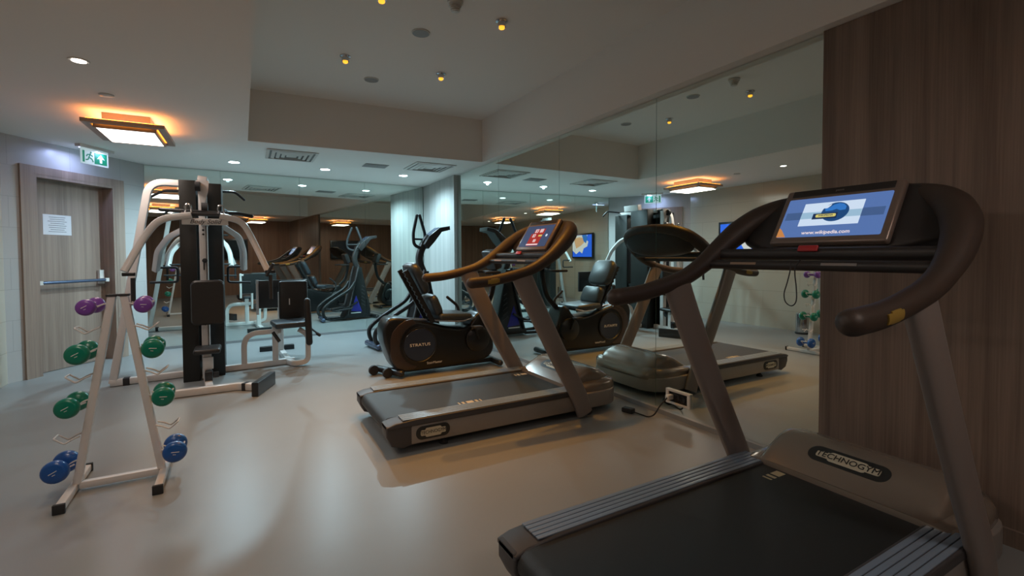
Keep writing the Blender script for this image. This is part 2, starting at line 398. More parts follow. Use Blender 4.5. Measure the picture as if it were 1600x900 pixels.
def square_lamp(x, y, label):
    o = empty('ceiling_lamp', (x, y, ZC), label=label, cat='ceiling lamp', group='square amber ceiling lamps')
    W, D = .27, .36
    MB().bb(x-.16, x+.16, y-.24, y+.24, ZC-.055, ZC-.0005, .004).build('mount_box', 'lamp_wood', o)
    mb = MB(); z0, z1 = ZC-.115, ZC-.085
    for (a, b, c, d) in ((-W, W, -D, -D+.05), (-W, W, D-.05, D), (-W, -W+.05, -D+.05, D-.05), (W-.05, W, -D+.05, D-.05)): mb.bb(x+a, x+b, y+c, y+d, z0, z1)
    for (a, b, c, d) in ((-W+.065, W-.065, -D+.065, -D+.082), (-W+.065, W-.065, D-.082, D-.065), (-W+.065, -W+.08, -D+.082, D-.082), (W-.08, W-.065, -D+.082, D-.082)): mb.bb(x+a, x+b, y+c, y+d, ZC-.14, z1-.002)
    for sx in (-1, 1):
        for sy in (-1, 1): mb.box((x+sx*(W-.05), y+sy*(D-.05), ZC-.10), (.04, .04, .02))
    mb.bb(x-.14, x+.14, y-.22, y+.22, ZC-.075, ZC-.056)
    mb.build('frame', 'lamp_wood', o)
    mb = MB()
    for (a, b, c, d) in ((-W+.10, W-.10, -D+.051, -D+.064), (-W+.10, W-.10, D-.064, D-.051), (-W+.051, -W+.064, -D+.12, D-.12), (W-.064, W-.051, -D+.12, D-.12)): mb.bb(x+a, x+b, y+c, y+d, z0+.004, z1-.002)
    mb.build('amber_glass', 'emit_amber', o)
    mb = MB()
    for (a, b, c, d) in ((-W+.03, W-.03, -D+.02, -D+.04), (-W+.03, W-.03, D-.04, D-.02), (-W+.02, -W+.04, -D+.06, D-.06), (W-.04, W-.02, -D+.06, D-.06)): mb.bb(x+a, x+b, y+c, y+d, z1+.001, z1+.006)
    mb.build('added_glow_strip', 'emit_amber_top', o)  # strips added out of sight on the frame top to glow onto the ceiling
    MB().bb(x-W+.081, x+W-.081, y-D+.086, y+D-.086, ZC-.138, ZC-.128).build('diffuser', 'emit_panel', o)
for (x, y), lb in zip(LAMPS, ['square ceiling lamp with glowing amber edges in front of the exit sign', 'square ceiling lamp with amber edges over the left side, seen in the back mirror', 'square ceiling lamp with amber edges behind the viewer, seen far off in the mirrors']): square_lamp(x, y, lb)
for (x, y), lb in zip(AMBER, ['amber spotlight at the very top edge of the photo', 'amber spotlight nearest the mirrored wall, beside the smoke detector', 'amber spotlight in the recess nearest the left ceiling edge', 'amber spotlight in the recess nearest the back, beside the mirror wall']):
    o = empty('amber_spotlight', (x, y, ZH), label=lb, cat='spotlight', group='amber spotlights in the ceiling recess')
    MB().lathe([(.045, 0), (.045, -.008), (.03, -.014), (.03, -.045), (.022, -.045)], (x, y, ZH)).build('housing', 'chrome', o)
    MB().lathe([(.019, -.042), (.022, -.050), (.020, -.058), (.008, -.064)], (x, y, ZH)).build('bulb', 'emit_bulb', o)
x, y = 1.19, 3.0
o = empty('smoke_detector', (1.27, 3.02, ZH), label='white round smoke detector on the high recessed ceiling', cat='smoke detector')
MB().lathe([(.055, 0), (.055, -.015), (.046, -.02), (.044, -.035)], (1.27, 3.02, ZH)).build('base', 'white_plastic', o)
mb = MB()
for k in range(3): mb.lathe([(.038-.004*k, -.036-.011*k), (.040-.004*k, -.041-.011*k), (.034-.004*k, -.0455-.011*k)], (1.27, 3.02, ZH))
mb.lathe([(.02, -.03), (.02, -.07)], (1.27, 3.02, ZH)).build('sensor_cage', 'white_plastic', o)
for (px_, py_), lb in (((1.21, 3.56), 'round grey ceiling speaker grille nearer the smoke detector'), ((1.10, 4.72), 'round grey ceiling speaker grille nearer the back of the recess')):
    o = empty('ceiling_speaker', (px_, py_, ZH), label=lb, cat='speaker', group='round speaker grilles in the recess')
    MB().lathe([(.07, 0), (.07, -.006), (.066, -.009)], (px_, py_, ZH)).build('rim', 'white_plastic', o)
    MB().lathe([(.063, -.008), (.063, -.0105), (.0, -.012)], (px_, py_, ZH)).build('grille', 'grille', o)
tag(MB().lathe([(.045, 0), (.046, -.006), (.042, -.009), (.01, -.010)], (-.86, 4.49, ZC)).build('ceiling_sprinkler', 'white_plastic'), 'small flat sprinkler disc between warm downlight and square lamp', 'sprinkler')
def vent(x0, x1, y0, y1, lb):
    cx_, cy_ = (x0+x1)/2, (y0+y1)/2
    o = empty('ceiling_vent', (cx_, cy_, ZC), label=lb, cat='vent', group='square air vents in the low ceiling')
    MB().bb(x0+.01, x1-.01, y0+.01, y1-.01, ZC-.003, ZC-.0005).build('backing', 'grille_dark', o)
    for k in range(5):
        f = 1-k*.2; hx, hy = (x1-x0)/2*f, (y1-y0)/2*f; w_ = .030 if k == 0 else .034; z = ZC-.004-.001*k
        if k == 4: mb = MB().bb(cx_-hx, cx_+hx, cy_-hy, cy_+hy, z-.006, z); mb.build('louvre', 'white_plastic', o); continue
        ring = []
        for (dx, dz) in ((0, 0), (0, -.006), (w_, -.014 if k else -.008), (w_, -.008 if k else 0)):
            ring.append([(cx_+sx*(hx-dx), cy_+sy*(hy-dx), z+dz) for sx, sy in ((1, 1), (-1, 1), (-1, -1), (1, -1))])
        mb = MB(); vs_ = [[mb.bm.verts.new(p) for p in r] for r in ring]
        for i in range(4):
            a_, b_ = vs_[i], vs_[(i+1) % 4]
            for j in range(4): mb.bm.faces.new((a_[j], a_[(j+1) % 4], b_[(j+1) % 4], b_[j]))
        mb.build('vent_frame' if k == 0 else 'louvre', 'white_plastic', o)
vent(.23, .76, 5.85, 6.42, 'square louvred air vent above the home gym side')
vent(1.90, 2.44, 5.80, 6.38, 'square louvred air vent near the pale wood corner')
tag(MB().bb(1.36, 1.66, 6.20, 6.44, ZC-.006, ZC-.0005, .002).bb(1.38, 1.64, 6.22, 6.42, ZC-.009, ZC-.006).build('ceiling_hatch', 'grille'), 'flat grey square hatch in the low ceiling between the two vents', 'hatch')
# exit sign
o = empty('exit_sign', (-1.33, 6.62, ZC), label='green and white running man exit sign hanging above the fire door', cat='exit sign')
ea, eb = Vector((-1.475, 6.525, 0)), Vector((-1.305, 6.79, 0)); er = (eb-ea).normalized(); en = Vector((er.y, -er.x, 0))
def ex(a, z, d=0): return ea+er*a+en*d+Vector((0, 0, z))
EL = (eb-ea).length
MB().loft([[ex(-.03, z, -.03), ex(EL+.05, z, -.03), ex(EL+.05, z, .03), ex(-.03, z, .03)] for z in (ZC-.03, ZC-.0005)]).build('housing', 'white_plastic', o)
MB().loft([[ex(0, z, -.02), ex(EL, z, -.02), ex(EL, z, -.005), ex(0, z, -.005)] for z in (ZC-.036, ZC-.031)]).build('light_tube', 'exit_tube', o)
MB().loft([[ex(0, z, -.004), ex(EL, z, -.004), ex(EL, z, .004), ex(0, z, .004)] for z in (ZC-.195, ZC-.031)]).build('sign_plate', 'exit_white', o)
for sd in (1, -1):
    r_ = er if sd == 1 else -er
    def fp(mb, pts, lift=0): return flatpoly(mb, oo, r_, (0, 0, 1), [(a_*.885, b_*.93) for a_, b_ in pts], lift)
    oo = ex(0 if sd == 1 else EL, ZC-.188, .0045*sd)-Vector(o.location)
    mb = MB(); fp(mb, [(.02, .01), (.045, .01), (.045, .14), (.02, .14)] if sd == 1 else [(.02, .01), (.17, .01), (.17, .14), (.02, .14)])
    mb.build('green_field', 'exit_green', o, world=False); mb = MB()
    if sd == 1: fp(mb, [(.17, .01), (.335, .01), (.335, .14), (.17, .14)])
    else: fp(mb, [(.31, .01), (.335, .01), (.335, .14), (.31, .14)])
    mb.build('green_field', 'exit_green', o, world=False)
    ax_ = .253 if sd == 1 else .095
    mb = MB(); fp(mb, [(ax_-.016, .028), (ax_+.016, .028), (ax_+.016, .08), (ax_+.05, .07), (ax_, .125), (ax_-.05, .07), (ax_-.016, .08)], .001); mb.build('arrow', 'exit_white', o, world=False)
    mx = .108 if sd == 1 else .24
    mb = MB()
    for seg in (((.012, .118), (-.008, .072)), ((-.008, .072), (.03, .055)), ((.03, .055), (.045, .025)), ((-.008, .072), (-.02, .045)), ((-.02, .045), (-.05, .038)), ((.008, .105), (.04, .088)), ((.008, .105), (-.028, .10)), ((-.028, .10), (-.04, .078))):
        (a1, b1), (a2, b2) = seg; dx, dy = a2-a1, b2-b1; L_ = math.hypot(dx, dy); nx, ny = -dy/L_*.0065, dx/L_*.0065
        fp(mb, [(mx+a1+nx, b1+ny), (mx+a1-nx, b1-ny), (mx+a2-nx, b2-ny), (mx+a2+nx, b2+ny)][::-1], .001)
    fp(mb, [(mx+.018+.010*math.cos(t), .128+.010*math.sin(t)) for t in [2*PI*k/12 for k in range(12)]], .001)
    mb.build('running_figure', 'exit_green', o, world=False, recalc=True)
light('exit_sign_glow', 'AREA', ex(EL/2, ZC-.045, -.05), P_EXIT, (.45, .55, 1), .3, .03, rot=(0, math.radians(0), 0))

# paper notice on the door
o = empty('paper_notice', dw(.60, -.113, 1.56), label='white printed paper notice stuck on the wooden fire door', cat='notice')
dwbox(MB(), .46, .755, -.1145, -.1130, 1.45, 1.665).build('sheet', 'paper', o)
mb = MB()
for k in range(8):
    z = 1.64-.022*k; hw = random.uniform(.07, .115)
    dwbox(mb, .607-hw, .607+hw, -.1131, -.1124, z-.004, z)
mb.build('printed_lines', 'ink', o)
tag(dwbox(MB(), 1.36, 1.40, .001, .012, 1.10, 1.19).build('light_switch', 'white_plastic'), 'small white wall switch right of the fire door', 'switch')

# ------------------------------------------------------------------ treadmills
def treadmill(name, loc, rz, label, screen):
    o = empty(name, loc, rz, label=label, cat='treadmill', group='treadmills facing the mirror')
    B = lambda mb, n, m, par=None, sm=40: mb.build(n, m, par or o, world=False, smooth=sm)
    # base: silver side frame with rounded front
    def plan(hw, x0, x1, r, n=7):
        pts = [(x0, -hw)]
        for k in range(n+1): a = -PI/2+PI/2*k/n; pts.append((x1-r+r*math.cos(a), -hw+r+r*math.sin(a)))
        for k in range(n+1): a = PI/2*k/n; pts.append((x1-r+r*math.cos(a), hw-r+r*math.sin(a)))
        pts.append((x0, hw)); return pts
    B(MB().prism(plan(.435, .10, 1.87, .20), 'z', .05, .165, .008), 'side_frame', 'silver')
    for s in (-1, 1):
        # rear end caps
        pf = [(.0, .185), (.0, .12), (.03, .06), (.10, .035), (.16, .05), (.16, .185)]
        B(MB().prism(pf, 'y', s*.31, s*.436, .012), 'end_cap', 'deck_edge')
        pf = [(.0, .165), (1.42, .165), (1.42, .205), (.18, .205), (.05, .195), (.0, .18)]
        r_ = B(MB().prism(pf, 'y', s*.305, s*.442, .008), 'foot_rail', 'deck_edge')
        mb = MB()
        for k in range(5): mb.bb(.10, 1.41, s*(.318+.0235*k), s*(.318+.0235*k+.0195), .203, .2085, .0015)
        B(mb, 'tread_strip', 'deck_rail', r_)
        plate = MB().prism([(.17+.12+a, .112+b) for a, b in rrect(.22, .082, .038, 5)], 'y', s*.434, s*.440, .001)
        pl = B(plate, 'badge', 'emblem_dark')
        q = MB().prism([(.29+a, .112+b) for a, b in rrect(.165, .034, .008, 2)], 'y', s*.438, s*.4425); q.prism([(.29+a, .112+b) for a, b in rrect(.105, .056, .01, 2)], 'y', s*.438, s*.442); B(q, 'badge_inlay', 'emblem_light', pl)
        text('TECHNOGYM', (.29, s*.4432, .113), (1 if s < 0 else -1, 0, 0), (0, 0, 1), .030, 'emblem_dark', pl, sx=.88)
    # belt with rear roller curve
    pts = []
    for k in range(7): a = PI/2+PI*.75*k/6; pts.append((.055+.05*math.cos(a), .145+.05*math.sin(a)))
    prof = [(1.43, .195)]+pts+[(.03, .10), (1.43, .10)]
    bl = B(MB().prism(prof, 'y', -.302, .302), 'belt', 'belt')
    mb = MB()
    for cx_, cy_, ws in ((.62, -.26, (.010, .018, .050, .018, .010)), (1.30, .21, (.010, .018, .050))):
        mb = MB(); tx = cx_-(sum(ws)+.016*(len(ws)-1))/2
        for wd in ws: mb.box((tx+wd/2, cy_, .1956), (wd, .042, .0008)); tx += wd+.016
        B(mb, 'belt_marking', 'mark', bl)
    # motor cover: domed
    def dome(prof, e, ez):
        rings = []
        for x_, zt, hw, rr in prof:
            z0 = .16; h_ = zt-z0; ring = []; n = 28
            for k in range(n+1):
                a = PI*k/n; c_, s_ = math.cos(a), math.sin(a)
                ring.append((x_, -hw*math.copysign(abs(c_)**e, c_), z0+h_*(abs(s_)**ez)))
            ring += [(x_, hw, z0-.01), (x_, -hw, z0-.01)]
            rings.append(ring)
        return MB().loft(rings)
    prof = [(1.370, .200, .40, 0), (1.374, .216, .405, 0), (1.42, .246, .41, 0), (1.48, .283, .413, 0), (1.54, .315, .415, 0), (1.59, .328, .418, 0), (1.65, .322, .418, 0), (1.74, .29, .41, 0), (1.81, .245, .375, 0), (1.855, .20, .32, 0), (1.870, .165, .27, 0)]
    low = [(x_, min(zt, .222+.05*max(0, x_-1.37)), hw, 0) for x_, zt, hw, rr in prof]
    cov = B(dome(low, .2, .45), 'motor_cover', 'cover', sm=60)
    hood = [(1.376, .205, .335, 0)]+[(x_, zt+.004, hw-.065, 0) for x_, zt, hw, rr in prof[1:-2]]+[(1.845, .21, .29, 0), (1.855, .18, .25, 0)]
    B(dome(hood, .22, .30), 'hood', 'cover', cov, 60)
    nrm = Vector((0, 0, 1))
    def zc(x_):
        for (a, za, _, _), (b, zb_, _, _) in zip(prof, prof[1:]):
            if a <= x_ <= b: return za+(zb_-za)*(x_-a)/(b-a)
        return .3
    mb = MB(); k_ = 28
    tilt = Vector((.06, 0, .034)).normalized(); oo = Vector((1.49, 0, .2890))
    flatpoly(mb, oo, (0, -1, 0), tilt, [(a, b) for a, b in rrect(.32, .088, .042, 6)], .0025); bd = B(mb, 'badge', 'emblem_dark', cov)
    mb = MB(); flatpoly(mb, oo, (0, -1, 0), tilt, rrect(.25, .036, .008, 2), .0045); flatpoly(mb, oo, (0, -1, 0), tilt, rrect(.15, .054, .012, 2), .0040); B(mb, 'badge_inlay', 'emblem_light', bd)
    text('TECHNOGYM', oo+Vector((-.0035, 0, .0062)), (0, -1, 0), tilt, .042, 'emblem_dark', bd, sx=.95)
    # uprights
    for s in (-1, 1):
        pa = [(1.46, s*.455, .03), (1.40, s*.455, .18), (1.22, s*.452, .50), (1.05, s*.448, .82), (.96, s*.445, 1.00), (.925, s*.442, 1.075)]
        pa = catmull(pa, 4)
        ra = [1-.0*k for k in range(len(pa))]
        N_p = len(pa); ra = [(1, .92+.16*(k/(N_p-1))) for k in range(N_p)]
        sec = [(a*.028, b*.072) for a, b in [(math.copysign(abs(math.cos(t))**.7, math.cos(t)), math.copysign(abs(math.sin(t))**.8, math.sin(t))) for t in [2*PI*k/18 for k in range(18)]]]
        B(MB().sweep(pa, sec, up=(1, 0, .3), radii=ra), 'upright', 'upright', sm=50)
    # levelling feet and front wheels
    for s in (-1, 1):
        mb = MB().cyl((.38, s*.38, .03), (.38, s*.38, .07), .009); mb.lathe([(.028, .0), (.028, .012), (.012, .03)], (.38, s*.38, 0)); B(mb, 'levelling_foot', 'rubber')
        B(MB().cyl((1.52, s*.34, .035), (1.52, s*.43, .035), .035), 'front_wheel', 'rubber')
    # hand rails: one continuous U tube
    half = [(.56, -.44, 1.025), (.70, -.443, 1.035), (.84, -.445, 1.06), (.98, -.447, 1.095), (1.09, -.447, 1.145), (1.20, -.44, 1.215), (1.31, -.415, 1.30), (1.40, -.36, 1.37), (1.46, -.27, 1.415), (1.50, -.14, 1.435), (1.51, 0, 1.44)]
    rad = [.036, .036, .036, .037, .040, .048, .056, .056, .048, .04, .036]
    full = half+[(a, -b, c) for a, b, c in half[-2::-1]]; rf = rad+rad[-2::-1]
    cp = catmull(full, 5); rr = []
    for i in range(len(cp)): t = i/5; a = min(int(t), len(rf)-2); rr.append(rf[a]+(rf[a+1]-rf[a])*(t-a))
    # rounded ends
    d0 = (cp[0]-cp[1]).normalized(); d1_ = (cp[-1]-cp[-2]).normalized(); r0 = rr[0]
    pre = [(cp[0]+d0*r0*math.sin(k/4*1.5), r0*math.cos(k/4*1.5)) for k in (4, 3, 2, 1)]; post = [(cp[-1]+d1_*r0*math.sin(k/4*1.5), r0*math.cos(k/4*1.5)) for k in (1, 2, 3, 4)]
    hr = B(MB().sweep([p for p, _ in pre]+cp+[p for p, _ in post], circ(1, 16), radii=[r for _, r in pre]+rr+[r for _, r in post]), 'handrail', 'grip', sm=60)
    for s in (-1, 1):
        mb = MB()
        def arc_patch(t0, t1, a0, a1, rad):
            G_ = [[Vector((.70+t_, s*.4435, 1.0365+t_*.12))+Vector((0, s*rad*math.cos(a_), rad*math.sin(a_))) for a_ in [a0+(a1-a0)*k/6 for k in range(7)]] for t_ in (t0, t1)]
            I_ = [[p-Vector((0, s*.004, 0)) for p in g_] for g_ in G_]
            vo = [[mb.bm.verts.new(p) for p in g_] for g_ in G_]; vi = [[mb.bm.verts.new(p) for p in g_] for g_ in I_]
            for k in range(6):
                mb.bm.faces.new((vo[0][k], vo[0][k+1], vo[1][k+1], vo[1][k])); mb.bm.faces.new((vi[0][k], vi[1][k], vi[1][k+1], vi[0][k+1]))
            for k in range(6):
                for j in (0, 1): mb.bm.faces.new((vo[j][k], vi[j][k], vi[j][k+1], vo[j][k+1]))
            for k in (0, 6): mb.bm.faces.new((vo[0][k], vo[1][k], vi[1][k], vi[0][k]))
        arc_patch(-.042, .042, -.42, .30, .0385); arc_patch(-.020, .030, -.52, .42, .0383)
        B(mb, 'badge', 'emblem_yellow', hr)
    # console shell (leaf shape) leaning back
    up_ = Vector((.165, 0, .26)).normalized(); nn = Vector((-up_.z, 0, up_.x)); c0 = Vector((1.40, 0, 1.32))
    rings = []
    for d_, sc in ((-.052, .0), (-.050, .55), (-.035, .80), (-.012, .95), (.012, 1.0), (.035, .97), (.045, .90), (.047, .0)):
        ring = []
        for k in range(40):
            a = 2*PI*k/40; ca, sa = math.cos(a), math.sin(a)
            hw = .415; hh = .160
            ux = math.copysign(abs(ca)**.80, ca)*hw; uy = math.copysign(abs(sa)**.62, sa)*hh
            uy += (.02 if uy > 0 else -.0)*(1-abs(ca))
            ring.append(c0+Vector((0, 1, 0))*ux*max(sc, .01)+up_*uy*max(sc, .01)-nn*(-d_))
        rings.append(ring)
    B(MB().loft(rings), 'console_shell', 'console', sm=60)
    # screen
    fr = c0+nn*.060+up_*.006
    mr = Matrix((Vector((0, -1, 0)), up_, nn)).transposed()   # local x = right seen by runner
    bz = B(MB().box(fr, (.450, .285, .034), mr, .012), 'screen_bezel', 'bezel')
    B(MB().box(fr+up_*.119+nn*.014, (.39, .034, .010), mr, .003), 'bezel_strip', 'console', bz)
    so = fr+nn*.0182-up_*.012; R = Vector((0, -1, 0))
    sc_ = MB(); flatpoly(sc_, so, R, up_, rrect(.395, .200, .004, 1)); scr = B(sc_, 'screen', 's_blue' if screen == 'web' else 's_dark', bz)
    def patch(pts, m, l, n='picture'): mb = MB(); flatpoly(mb, so, R, up_, pts, l); return B(mb, n, m, scr)
    def rc(a, b, w_, h_): return [(a-w_/2, b-h_/2), (a+w_/2, b-h_/2), (a+w_/2, b+h_/2), (a-w_/2, b+h_/2)]
    if screen == 'web':
        patch(rc(0, .008, .375, .038), 's_band', .0012)
        patch(rc(-.005, .012, .23, .115), 's_white', .0022); patch(rc(-.005, .006, .23, .033), 's_pale', .0030)
        patch([(.012+.052*math.cos(2*PI*k/28), .017+.047*math.sin(2*PI*k/28)) for k in range(28)], 's_globe', .0040)
        patch([(.02, .058), (.0, .052), (-.012, .04), (-.030, .036), (-.025, .022), (.0, .024), (.015, .03), (.03, .022), (.05, .024), (.05, .04), (.038, .053)], 's_sea', .0050)
        patch([(-.040, .038), (-.022, .050), (-.008, .056), (-.012, .048), (-.022, .036)], 's_white', .0052)
        patch(rc(-.022, -.002, .095, .028), 's_navy', .0056); patch([(a-.018, b-.001) for a, b in rrect(.078, .015, .005, 2)], 's_yellow', .0066)
        text('WIKIPEDIA', so+nn*.0080-R*.018+up_*-.001, R, up_, .012, 's_navy', scr, sx=1.0)
        text('www.wikipedia.com', so+nn*.003+up_*-.082, R, up_, .024, 's_digit', scr, sx=.95)
        patch([(-.197, -.099), (-.158, -.099), (-.185, -.06), (-.197, -.05)], 's_orange', .0016)
    else:
        patch(rc(.0, -.035, .17, .115), 's_red', .0015); patch(rc(.02, .04, .15, .05), 's_red', .0015)
        patch(rc(.0, -.082, .17, .010), 's_digit', .003)
        text('83', so+nn*.003-R*.02+up_*.045, R, up_, .050, 's_digit', scr); text('88', so+nn*.003+R*.05+up_*.045, R, up_, .050, 's_digit', scr)
        text('83', so+nn*.003-R*.03+up_*.0, R, up_, .046, 's_digit', scr); text('80', so+nn*.003+R*.01+up_*-.048, R, up_, .040, 's_digit', scr)
        patch(rc(.06, .0, .05, .014), 's_yellow', .003); patch([(.15+.012*math.cos(2*PI*k/12), .0+.012*math.sin(2*PI*k/12)) for k in range(12)], 's_white', .003)
    text('pesso', fr+up_*.119+nn*.0200, R, up_, .014, 'label_grey', bz)
    # tray and sensor bar between the rails
    B(MB().sweep([(1.22, -.41, 1.20), (1.22, .41, 1.20)], rrect(.105, .050, .018), up=(0, 0, 1)), 'tray', 'console')
    sb = B(MB().tube([(1.125, -.435, 1.155), (1.125, .435, 1.155)], .0205), 'sensor_bar', 'console')
    for y_, m_ in ((.24, 'label_tan'), (-.14, 'label_grey')):
        B(MB().box((1.1060, y_, 1.161), (.0035, .12, .010), Matrix.Rotation(.3, 3, 'Y')), 'contact_strip', m_, sb)
    B(MB().box((1.165, -.0, 1.222), (.010, .075, .026), Matrix.Rotation(.5, 3, 'Y'), .003), 'stop_button', 'red')
    return o
T1 = treadmill('treadmill', (.71, 3.225, 0), 0, 'far grey treadmill with a red screen, standing alone mid room facing the mirror', 'red')
T2 = treadmill('treadmill', (.775, 1.06, 0), 0, 'nearest grey treadmill with a blue web page on its screen, cut off at lower right', 'web')
# safety cord hanging from the near treadmill's bar
o = tag(MB().tube(catmull([(1.845, 1.075, 1.17), (1.84, 1.07, 1.14), (1.838, 1.08, 1.09), (1.838, 1.092, 1.045), (1.838, 1.085, 1.012), (1.838, 1.062, 1.0), (1.838, 1.045, 1.02), (1.838, 1.045, 1.07), (1.84, 1.052, 1.12), (1.84, 1.05, 1.15), (1.845, 1.035, 1.178)], 5), .0022, 6).build('safety_cord', 'rubber'), 'thin black safety cord looped down from the near treadmill bar', 'cord')

# wall socket, adapter, cable
o = empty('power_socket', (XM, 2.395, .15), label='white framed double power socket low on the right wall mirror', cat='socket')
mb = MB(); x0, x1 = XM-.016, XM-.0005
for (a, b, c, d) in ((2.285, 2.505, .19, .206), (2.285, 2.505, .098, .114), (2.285, 2.310, .114, .19), (2.480, 2.505, .114, .19)): mb.bb(x0, x1, a, b, c, d, .002)
mb.build('socket_frame', 'white_plastic', o)
MB().bb(XM-.006, XM-.0005, 2.310, 2.480, .114, .19).build('socket_plate', 'black_steel', o)
for yy in (2.35, 2.40): MB().lathe([(.022, 0), (.022, .008), (.018, .008), (.017, .002)], (XM-.0065, yy, .152), (-1, 0, 0)).build('outlet', 'rubber', o)
tag(MB().box((XM-.035, 2.452, .152), (.055, .035, .035), None, .006).build('power_plug', 'trim_white'), 'white plug pushed into the socket on the mirror', 'plug')
tag(MB().tube(catmull([(XM-.062, 2.45, .15), (XM-.12, 2.46, .10), (XM-.15, 2.49, .03), (XM-.17, 2.53, .006), (XM-.18, 2.58, .006), (XM-.20, 2.64, .012)], 5), .005, 8).build('power_cable', 'rubber'), 'black power cable running from the mirror socket across the floor', 'cable')
tag(MB().box((XM-.215, 2.69, .018), (.055, .09, .036), Matrix.Rotation(.3, 3, 'Z'), .008).build('power_adapter', 'rubber'), 'small black power adapter on the floor by the far treadmill', 'adapter')

# ------------------------------------------------------------------ dumbbell rack
o = empty('dumbbell_rack', (-.60, 3.2, 0), label='white A-frame dumbbell rack with wire saddles at the left foreground', cat='dumbbell rack')
SQ = rrect(.035, .035, .004, 2)
def rail_pt(s, z):   # s=-1 left, 1 right
    t = (z-.05)/(1.0-.05)
    xa, xb_ = (-.775, -.615) if s < 0 else (-.425, -.565)
    return xa+(xb_-xa)*t
for s in (-1, 1):
    MB().sweep([(rail_pt(s, .04), 3.2, .04), (rail_pt(s, 1.0), 3.2, 1.0)], SQ, up=(0, 1, 0)).build('upright', 'white_paint', o)
    xf = -.785 if s < 0 else -.410
    f_ = MB().sweep([(xf, 2.955, .024), (xf-.01, 3.47, .024)], SQ, up=(0, 0, 1)).build('foot', 'white_paint', o)
    for yy in (2.95, 3.465): MB().box((xf-(.0 if yy < 3 else .01), yy, .024), (.046, .018, .046), None, .003).build('foot_cap', 'rubber', f_)
    MB().box((rail_pt(s, 1.0)+(-.0), 3.2, 1.004), (.046, .046, .012), None, .003).build('end_cap', 'rubber', o)
MB().sweep([(-.765, 3.2, .03), (-.43, 3.2, .03)], SQ, up=(0, 0, 1)).build('crossbar', 'white_paint', o)
LV = [.95, .83, .715, .585, .45, .28, .14]
def saddle(s, z):
    x0_ = rail_pt(s, z)+s*.0175
    pf = [(0, .012), (.03, .0), (.060, -.018), (.092, .008), (.10, .016)]
    a = [(x0_+s*p, 3.165, z+q) for p, q in pf]; b = [(x0_+s*p, 3.235, z+q) for p, q in pf[::-1]]
    MB().tube(fillet(a+b, .008, 3), .0040, 8).build('wire_saddle', 'white_paint', o)
for s in (-1, 1):
    for z in LV: saddle(s, z)
DB = {}
def dumbbell(s, z, color, r, label, group):
    if color not in DB:
        e = empty('dumbbell', (0, 0, 0))
        prof = [(0.0, 0), (r*.70, .001), (r*.86, .005), (r*.96, .013), (r, .024), (r*.97, .036), (r*.86, .046), (r*.55, .055), (.017, .060)]
        for sd in (-1, 1):
            base = .092
            h = MB().lathe([(a, -b) for a, b in prof], (0, sd*base, 0), (0, sd, 0), 24).build('head', color, e, smooth=60)
            mk = MB(); flatpoly(mk, (0, sd*(base+.0008), 0), (1 if sd < 0 else -1, 0, .12), (-.12 if sd < 0 else .12, 0, 1), [(-r*.32, .002), (r*.32, .005), (r*.34, .0075), (-r*.28, .0055)]); flatpoly(mk, (0, sd*(base+.0008), 0), (1 if sd < 0 else -1, 0, .12), (0, 0, 1), [(-r*.12, -.009), (r*.12, -.009), (r*.12, -.007), (-r*.12, -.007)])
            mk.build('printed_mark', 'print_white', h)
        MB().cyl((0, -.04, 0), (0, .04, 0), .0145).build('handle', color, e)
        for p_ in e.children:
            if p_.name.startswith('head'):
                pass
        DB[color] = e; d = e
    else: d = copy_tree(DB[color])
    x_ = rail_pt(s, z)+s*(.0175+.060)
    d.location = (x_, 3.2, z-.018+.0185); d.rotation_euler = (0, .3*s, s*.08)
    tag(d, label, 'dumbbell', group)
G = 'vinyl dumbbells on the A-frame rack'
dumbbell(-1, LV[0], 'purple', .042, 'purple dumbbell at the top left of the rack, towards the fire door', G)
dumbbell(1, LV[0], 'purple', .042, 'purple dumbbell at the top right of the rack, towards the home gym', G)
dumbbell(-1, LV[2], 'green', .052, 'upper green dumbbell on the left side of the rack', G)
dumbbell(1, LV[2], 'green', .052, 'upper green dumbbell on the right side of the rack', G)
dumbbell(-1, LV[4], 'green', .052, 'lower green dumbbell on the left side of the rack', G)
dumbbell(1, LV[4], 'green', .052, 'lower green dumbbell on the right side of the rack', G)
dumbbell(-1, LV[6], 'blue', .057, 'blue dumbbell at the bottom left of the rack', G)
dumbbell(1, LV[6], 'blue', .057, 'blue dumbbell at the bottom right of the rack', G)

# ------------------------------------------------------------------ home gym
g = empty('home_gym', (-.33, 5.5, 0), label='white framed multi station home gym with black weight towers before the back mirror', cat='home gym')
S6 = rrect(.062, .062, .008, 2); S5 = rrect(.055, .055, .007, 2)
def bar(name, path, sec=S6, m='white_paint', up=(0, 0, 1), r=.0, par=None, n=5):
    return MB().sweep(fillet(path, r, n) if r else path, sec, up=up).build(name, m, par or g)
bf = bar('base_beam', [(-1.12, 5.655, .035), (-.56, 5.73, .035), (.46, 5.85, .035)])
MB().box((-1.0, 5.668, .034), (.05, .072, .07), None, .004).build('floor_pad', 'rubber', bf)
fb = bar('front_beam', [(-.58, 4.92, .034), (-.07, 4.93, .034), (.05, 4.83, .034)], r=.03)
MB().box((-.02, 4.885, .034), (.035, .068, .068), Matrix.Rotation(-.65, 3, 'Z'), .003).build('floor_pad', 'rubber', fb)
bar('centre_beam', [(-.30, 4.96, .034), (-.36, 5.60, .034)])
MB().sweep([(.05, 4.60, .062), (.20, 4.98, .062)], rrect(.055, .12, .006, 2), up=(0, 0, 1)).build('foot_plate', 'black_steel', g)
# leaning left frame tube with curved top
bar('left_frame', [(-1.10, 5.66, .03), (-.79, 5.68, 1.93), (-.50, 5.72, 1.93)], S6, up=(1, 0, 0), r=.16, n=8)
